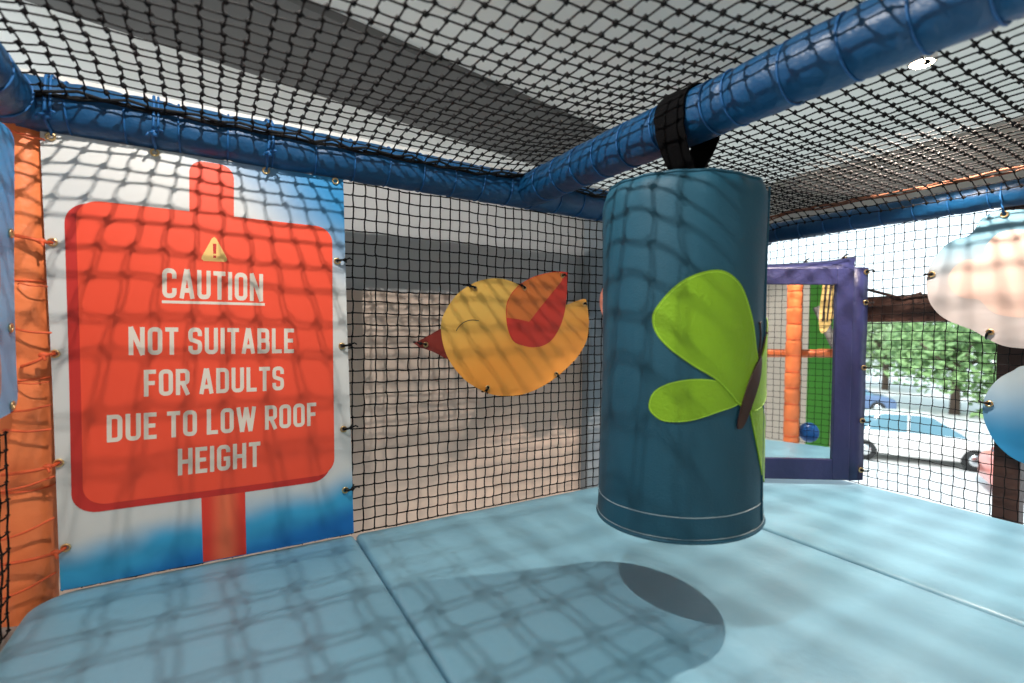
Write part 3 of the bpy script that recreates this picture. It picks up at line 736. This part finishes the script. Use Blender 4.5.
struct('ceiling', [((-1.3, -3.0, 2.1), (3.0, 4.3, 2.2))], M['ceil'])
struct('wall_right', [((2.92, 2.05, -3.2), (3.0, 4.3, 1.6)), ((2.92, -3.0, -3.2), (3.0, 2.05, -.12)), ((2.84, -3.0, 1.30), (3.0, 2.05, 1.60)), ((2.92, -3.0, -.12), (3.0, .10, 2.1))], M['header'])
bmx = MB()
v = [(-1.1, 2.03, 2.06), (2.9, 2.75, 2.06), (2.9, 3.56, 2.06), (-1.1, 2.78, 2.06)]
bmx.add(v+[(a, b, 2.1) for a, b, c in v], [(3,2,1,0),(4,5,6,7),(0,1,5,4),(1,2,6,5),(2,3,7,6),(3,0,4,7)])
o = bmx.build('trim_3', M['dark_grey'], None, False); o['kind'] = 'structure'  # flat dark band across the ceiling
WN = link(bpy.data.objects.new('window_1', None)); WN.location = (2.86, .7, -.1); WN['kind'] = 'structure'
b = MB(); b.box((2.84, .662, -.12), (2.90, .745, .76)); b.box((2.84, .662, .89), (2.90, .745, 1.30)); p1 = b.build('post', M['timber'], None, False)
b = MB(); b.box((2.835, .0, .762), (2.905, 1.90, .889)); p2 = b.build('transom', M['timber'], None, False)
b = MB(); b.tube([(2.83, 1.26, .935), (2.83, 1.081, .872), (2.83, 1.01, .895)], .007, 8); b.tube([(2.83, 1.12, .878), (2.83, .99, .882)], .005, 8); p3 = b.build('stay', M['timber'], None)
adopt(WN, p1, p2, p3)

M['pale_pane'] = bpy.data.materials.new('pale_pane_translucent'); M['pale_pane'].use_nodes = True
_n = M['pale_pane'].node_tree; _t = _n.nodes.new('ShaderNodeBsdfTranslucent'); _t.inputs['Color'].default_value = (.60, .58, .55, 1)
_n.links.new(_t.outputs[0], _n.nodes['Material Output'].inputs['Surface'])
struct('fill_pane', [((2.955, .10, 1.60), (2.96, 4.3, 2.1))], M['pale_pane'])  # made-up pane passing dimmed sky light above the right header
# ------------------------------------------------------------------ lamps above the net, plus an added front fill
def spot(name, loc, w, c, size, blend, rad, aim=(0,0,-1)):
    l = bpy.data.lights.new(name, 'SPOT'); l.energy = w; l.color = c; l.spot_size = math.radians(size); l.spot_blend = blend; l.shadow_soft_size = rad
    o = link(bpy.data.objects.new(name, l)); o.location = loc
    o.rotation_euler = Vector(aim).to_track_quat('-Z', 'Y').to_euler(); return o
LA = Vector((2.10, .768, 1.630)); LB = Vector((.0, .78, 1.80))
def downlight(c, label, ztop=2.1):
    d = empty('downlight', c, label, 'lamp')
    b = MB(); n = 28; V = []; F = []
    pr = [(.034, .0), (.040, .0), (.042, .006), (.040, .075), (.030, .090), (.008, .095), (.008, ztop-c[2])]
    for r, z in pr:
        for k in range(n): V.append((c[0]+r*math.cos(2*PI*k/n), c[1]+r*math.sin(2*PI*k/n), c[2]+.012+z))
    for i in range(len(pr)-1):
        for k in range(n): F.append((i*n+k, i*n+(k+1) % n, (i+1)*n+(k+1) % n, (i+1)*n+k))
    h = mesh_obj('housing', V, F, M['lamp_body']); 
    ln = MB(); ln.ball((c[0], c[1], c[2]+.014), .036, 20, 10, (1, 1, .30)); l = ln.build('lens', M['lamp_on'])
    adopt(d, h, l); return d
downlight(LA, 'lit round downlight glowing through the ceiling net beside the centre beam')
WARM = (1., .94, .87)
spot('spot_beam', LA, 230., (1., .83, .70), 104, .2, .018)
spot('fill_front', (2.1, -1.2, 1.95), 70., WARM, 70, .5, .02, (.1, -.8, -1))  # added unseen fill that brightens the area shown in the mirror
for dx in (-.006, .006): spot('spot_wash', LB+Vector((dx, dx, 0)), 41., WARM, 160, .25, .0045, (0, .15, -1))

# ------------------------------------------------------------------ what the mirror shows: the front of the play frame
beam((2.185, .225, -.30), (2.190, .225, 1.30), .046, [.12+.105*k for k in range(14)], 'orange segmented padded post at the front edge of the deck, seen in the mirror', 61, m=M['orange'], cord=M['cord_orange'], ringr=.002, name='padded_post', cat='post')
beam((1.75, .10, .55), (2.62, .10, .58), .028, [.1, .25, .4, .55, .7], 'thin orange padded rail across the front net, seen in the mirror', 67, m=M['orange'], cord=M['cord_orange'], ringr=.0015, name='padded_rail', cat='rail')
fn = net('safety_net', lambda i, j: (1.80+i*PITCH, .235, .0+j*PITCH), 21, 32, .0016, .0036, M['net'], lambda i, j, k: (0, 0, -.002) if k == 0 else (.001, 0, 0),
    'black net along the front of the deck, seen only in the mirror')
g = MB(); sl = []
for i in range(13):
    t = i/12
    for k in range(9):
        a = PI*k/8; sl.append((2.33-.04*t+.085*math.cos(a)*(1-.2*t), -.35-.25*t, 1.45-1.75*t-.06*math.sin(a)))
g.add(sl, [(i*9+k, i*9+k+1, i*9+10+k, i*9+9+k) for i in range(12) for k in range(8)])
sd_ = g.build('slide', M['slide']); so = sd_.modifiers.new('thick', 'SOLIDIFY'); so.thickness = .02
tag(sd_, 'green plastic slide beyond the front net, seen in the mirror', 'slide')
ST = empty('striped_tail', (2.40, .19, .70), 'ochre and black striped hanging shape, seen in the mirror', 'decoration')
ol = crom([(2.335, .71), (2.325, .80), (2.335, .95), (2.36, 1.12), (2.44, 1.12), (2.43, .95), (2.40, .80), (2.365, .715)], 5)
stp = [sheet('padding', [(q.x, q.y) for q in ol], lambda u, v, w: (u, .216+w+.004*math.sin((u-2.33)*30), v), .012, M['stripe_y'], None, .03)]
for k in range(3):
    s = [(2.340+.024*k, .775), (2.350+.022*k, .775), (2.372+.026*k, 1.10), (2.358+.026*k, 1.10)]
    stp.append(sheet('stripe', s, lambda u, v, w: (u, .2285+w+.004*math.sin((u-2.33)*30), v), .002, M['stripe_k'], None, .03))
adopt(ST, *stp)
sb = tube_obj('strut', [(2.30, .0, .88), (2.52, -.02, .35)], .028, M['dark_grey'], None, 12); tag(sb, 'dark slanting strut beyond the front net, seen in the mirror', 'strut')
bb = MB(); bb.ball((2.28, .14, .05), .06, 16, 10, (1, .8, 1.1)); bo = bb.build('foam_ball', M['bluepad']); tag(bo, 'blue foam ball by the orange post, seen in the mirror', 'ball')

# ------------------------------------------------------------------ outside
ZG = -3.2
struct('ground', [((3.0, -40, ZG-.2), (90, 60, ZG))], M['ground'])
def car(loc, rz, paint, label, L=4.1, W=1.75, H=1.46):
    root = empty('parked_car', loc, label, 'car'); root.rotation_euler = (0, 0, rz)
    def loft(name, secs, m):
        V = []; F = []; n = len(secs[0])
        for s_ in secs: V += s_
        for i in range(len(secs)-1):
            for k in range(n): F.append((i*n+k, i*n+(k+1) % n, (i+1)*n+(k+1) % n, (i+1)*n+k))
        F.append(tuple(range(n-1, -1, -1))); F.append(tuple((len(secs)-1)*n+k for k in range(n)))
        o = mesh_obj(name, V, F, m, root); bv = o.modifiers.new('b', 'BEVEL'); bv.width = .05; bv.segments = 3; bv.limit_method = 'ANGLE'; return o
    # body: side profile sections along the length
    xs = [-.5, -.485, -.40, -.25, 0, .20, .34, .45, .49, .5]
    tops = [.72, .86, .93, .95, .95, .93, .90, .80, .70, .60]
    ws = [.74, .86, .97, 1, 1, 1, .98, .90, .82, .74]
    secs = []
    for x, t, w in zip(xs, tops, ws):
        hw = W/2*w; secs.append([(x*L, -hw*.94, .22), (x*L, hw*.94, .22), (x*L, hw, .45), (x*L, hw*.97, t*.92), (x*L, hw*.86, t), (x*L, -hw*.86, t), (x*L, -hw*.97, t*.92), (x*L, -hw, .45)])
    loft('body', secs, paint)
    cab = [(-.44, .92, .62), (-.34, 1.32, .60), (-.20, H-.02, .60), (0, H, .60), (.10, H-.05, .60), (.27, .94, .64)]
    V = []; F = []
    for x, t, w in cab: V += [(x*L, -W/2*.88, .90), (x*L, W/2*.88, .90), (x*L, W/2*w*1.12, t), (x*L, -W/2*w*1.12, t)]
    secs = [V[i*4:i*4+4] for i in range(len(cab))]
    loft('cabin', secs, M['glass'])
    rf = [[(x*L, -W/2*w*1.13, t-.03), (x*L, W/2*w*1.13, t-.03), (x*L, W/2*w*1.10, t+.02), (x*L, -W/2*w*1.10, t+.02)] for x, t, w in cab[1:5]]
    loft('roof', rf, paint)
    for s_ in (-1, 1):
        for a_, b_ in ((0, 1), (2.6, 3.4), (4, 5)):
            def P(f):
                i = min(int(f), 4); t = f-i; A = cab[i]; B = cab[i+1]; return Vector((L*(A[0]+(B[0]-A[0])*t), s_*W/2*1.13*(A[2]+(B[2]-A[2])*t), A[1]+(B[1]-A[1])*t))
            pa, pb = P(a_), P(b_)
            if a_ == 2.6: pa, pb = Vector((L*-.06, s_*W/2*.89, .92)), Vector((L*-.05, s_*W/2*.69, H-.02))
            b = MB(); b.tube([pa, pb], .035, 8); b.build('pillar', paint, root)
        for x in (-.32, .31):
            wv = MB(); n = 20; V = []; F = []
            for r_, y_ in ((.0, .12), (.17, .12), (.19, .10), (.30, .10), (.32, .07), (.32, -.07), (.30, -.10), (0.01, -.10)):
                for k in range(n): V.append((x*L+max(r_, .01)*math.cos(2*PI*k/n), s_*(W/2-.10)+s_*y_, .32+max(r_, .01)*math.sin(2*PI*k/n)))
            for i in range(7):
                for k in range(n): F.append((i*n+k, i*n+(k+1) % n, (i+1)*n+(k+1) % n, (i+1)*n+k))
            w = mesh_obj('wheel', V, F, M['tyre'], root)
            hb = MB(); hb.ball((x*L, s_*(W/2+.01), .32), .17, 12, 6, (1, .2, 1)); hb.build('hubcap', M['chrome'], w)
        lb = MB(); lb.ball((.475*L, s_*W*.33, .64), .13, 12, 8, (.5, 1, .6)); lb.build('headlight', M['chrome'], root)
    return root
car((18.6, 6.75, ZG), math.radians(-60), M['white_car'], 'white parked car in the street, seen through the right net')
car((17.6, 2.7, ZG), math.radians(-62), M['red_car'], 'coral red parked car in the street beside the timber post')
car((27.5, 12.9, ZG), math.radians(-60), M['blue_car'], 'dark blue car farther off near the mirror panel, under the trees')
def tree(loc, h, r, leaf, label, seed):
    root = empty('leafy_tree', loc, label, 'tree', None); rg = random.Random(seed)
    x, y, z = loc
    b = MB(); b.tube([(x, y, z), (x+.1, y, z+h*.3), (x, y+.1, z+h*.6)], [.22, .17, .08], 10)
    for k in range(5):
        a = 2*PI*k/5; b.tube([(x+.05, y, z+h*.35), (x+r*.5*math.cos(a), y+r*.5*math.sin(a), z+h*.6)], [.1, .04], 6)
    tr = b.build('trunk', M['bark'])
    V = []; F = []
    blobs = [(rg.uniform(-.6, .6)*r, rg.uniform(-.6, .6)*r, h*rg.uniform(.22, .82), r*rg.uniform(.35, .55)) for _ in range(16)]
    for k in range(5200):
        bx, by, bz, br_ = rg.choice(blobs)
        d = Vector((rg.gauss(0, 1), rg.gauss(0, 1), rg.gauss(0, 1))).normalized()*br_*rg.uniform(.55, 1.05)
        c = Vector((x+bx, y+by, z+bz))+d
        u = Vector((rg.gauss(0, 1), rg.gauss(0, 1), rg.gauss(0, .6))).normalized(); w = u.orthogonal().normalized()
        s_ = rg.uniform(.12, .24); i = len(V)
        V += [tuple(c-u*s_), tuple(c+w*s_*.5), tuple(c+u*s_), tuple(c-w*s_*.5)]; F.append((i, i+1, i+2, i+3))
    cr = mesh_obj('foliage', V, F, leaf, None, False)
    adopt(root, tr, cr)
tree((31, 17.6, ZG), 6.2, 3.3, M['leaf'], 'green leafy tree outside, seen just right of the mirror panel', 1)
tree((40, 16.2, ZG), 7.4, 3.5, M['leaf2'], 'pale green leafy tree outside, in the middle of the right net opening', 2)
tree((31, 9.6, ZG), 5.8, 3.3, M['leaf'], 'green leafy tree outside, behind the edge of the blue round panel', 3)
tree((40, 7.6, ZG), 7.2, 3.5, M['leaf2'], 'pale leafy tree outside behind the timber post', 4)

# ------------------------------------------------------------------ world, camera, colour
w = bpy.data.worlds.new('overcast_sky'); sc.world = w; w.use_nodes = True
nt = w.node_tree; bg = nt.nodes['Background']
tc = nt.nodes.new('ShaderNodeTexCoord'); sx = nt.nodes.new('ShaderNodeSeparateXYZ'); mr = nt.nodes.new('ShaderNodeMapRange')
nt.links.new(tc.outputs['Generated'], sx.inputs[0]); nt.links.new(sx.outputs['Z'], mr.inputs['Value'])
mr.inputs['From Min'].default_value = -.05; mr.inputs['From Max'].default_value = .7
mx = nt.nodes.new('ShaderNodeMix'); mx.data_type = 'RGBA'; mx.inputs['A'].default_value = (.84, .95, 1., 1); mx.inputs['B'].default_value = (.66, .86, 1., 1)
nt.links.new(mr.outputs['Result'], mx.inputs['Factor']); nt.links.new(mx.outputs['Result'], bg.inputs['Color'])
bg.inputs['Strength'].default_value = 2.0

sun = bpy.data.lights.new('sun', 'SUN'); sun.energy = 3.2; sun.angle = .02; sun.color = (1., .97, .92)
so_ = link(bpy.data.objects.new('sun', sun)); so_.location = (10, 0, 12); so_.rotation_euler = Vector((.62, .25, -.75)).to_track_quat('-Z', 'Y').to_euler()
cam = bpy.data.cameras.new('camera'); co = link(bpy.data.objects.new('camera', cam)); sc.camera = co
cam.sensor_fit = 'HORIZONTAL'; cam.sensor_width = 36; cam.lens = 36*492/1024; cam.clip_start = .02; cam.clip_end = 300
yaw, pit, rol = math.radians(30.69), math.radians(-1.33), math.radians(.64)
r0 = Vector((math.cos(yaw), -math.sin(yaw), 0)); fw = Vector((math.cos(pit)*math.sin(yaw), math.cos(pit)*math.cos(yaw), math.sin(pit)))
u0 = r0.cross(fw)
Rr = r0*math.cos(rol)+u0*math.sin(rol); Uu = -r0*math.sin(rol)+u0*math.cos(rol)
co.matrix_world = Matrix(((Rr.x, Uu.x, -fw.x, 0), (Rr.y, Uu.y, -fw.y, 0), (Rr.z, Uu.z, -fw.z, .7), (0, 0, 0, 1)))
cam.dof.use_dof = True; cam.dof.focus_distance = 1.75; cam.dof.aperture_fstop = 1.8

sc.view_settings.view_transform = 'Standard'; sc.view_settings.look = 'None'
sc.view_settings.gamma = 1; sc.view_settings.use_curve_mapping = False; sc.view_settings.exposure = 0.
sc.cycles.use_denoising = True
sc.cycles.max_bounces = 10
sc.cycles.sample_clamp_indirect = 6
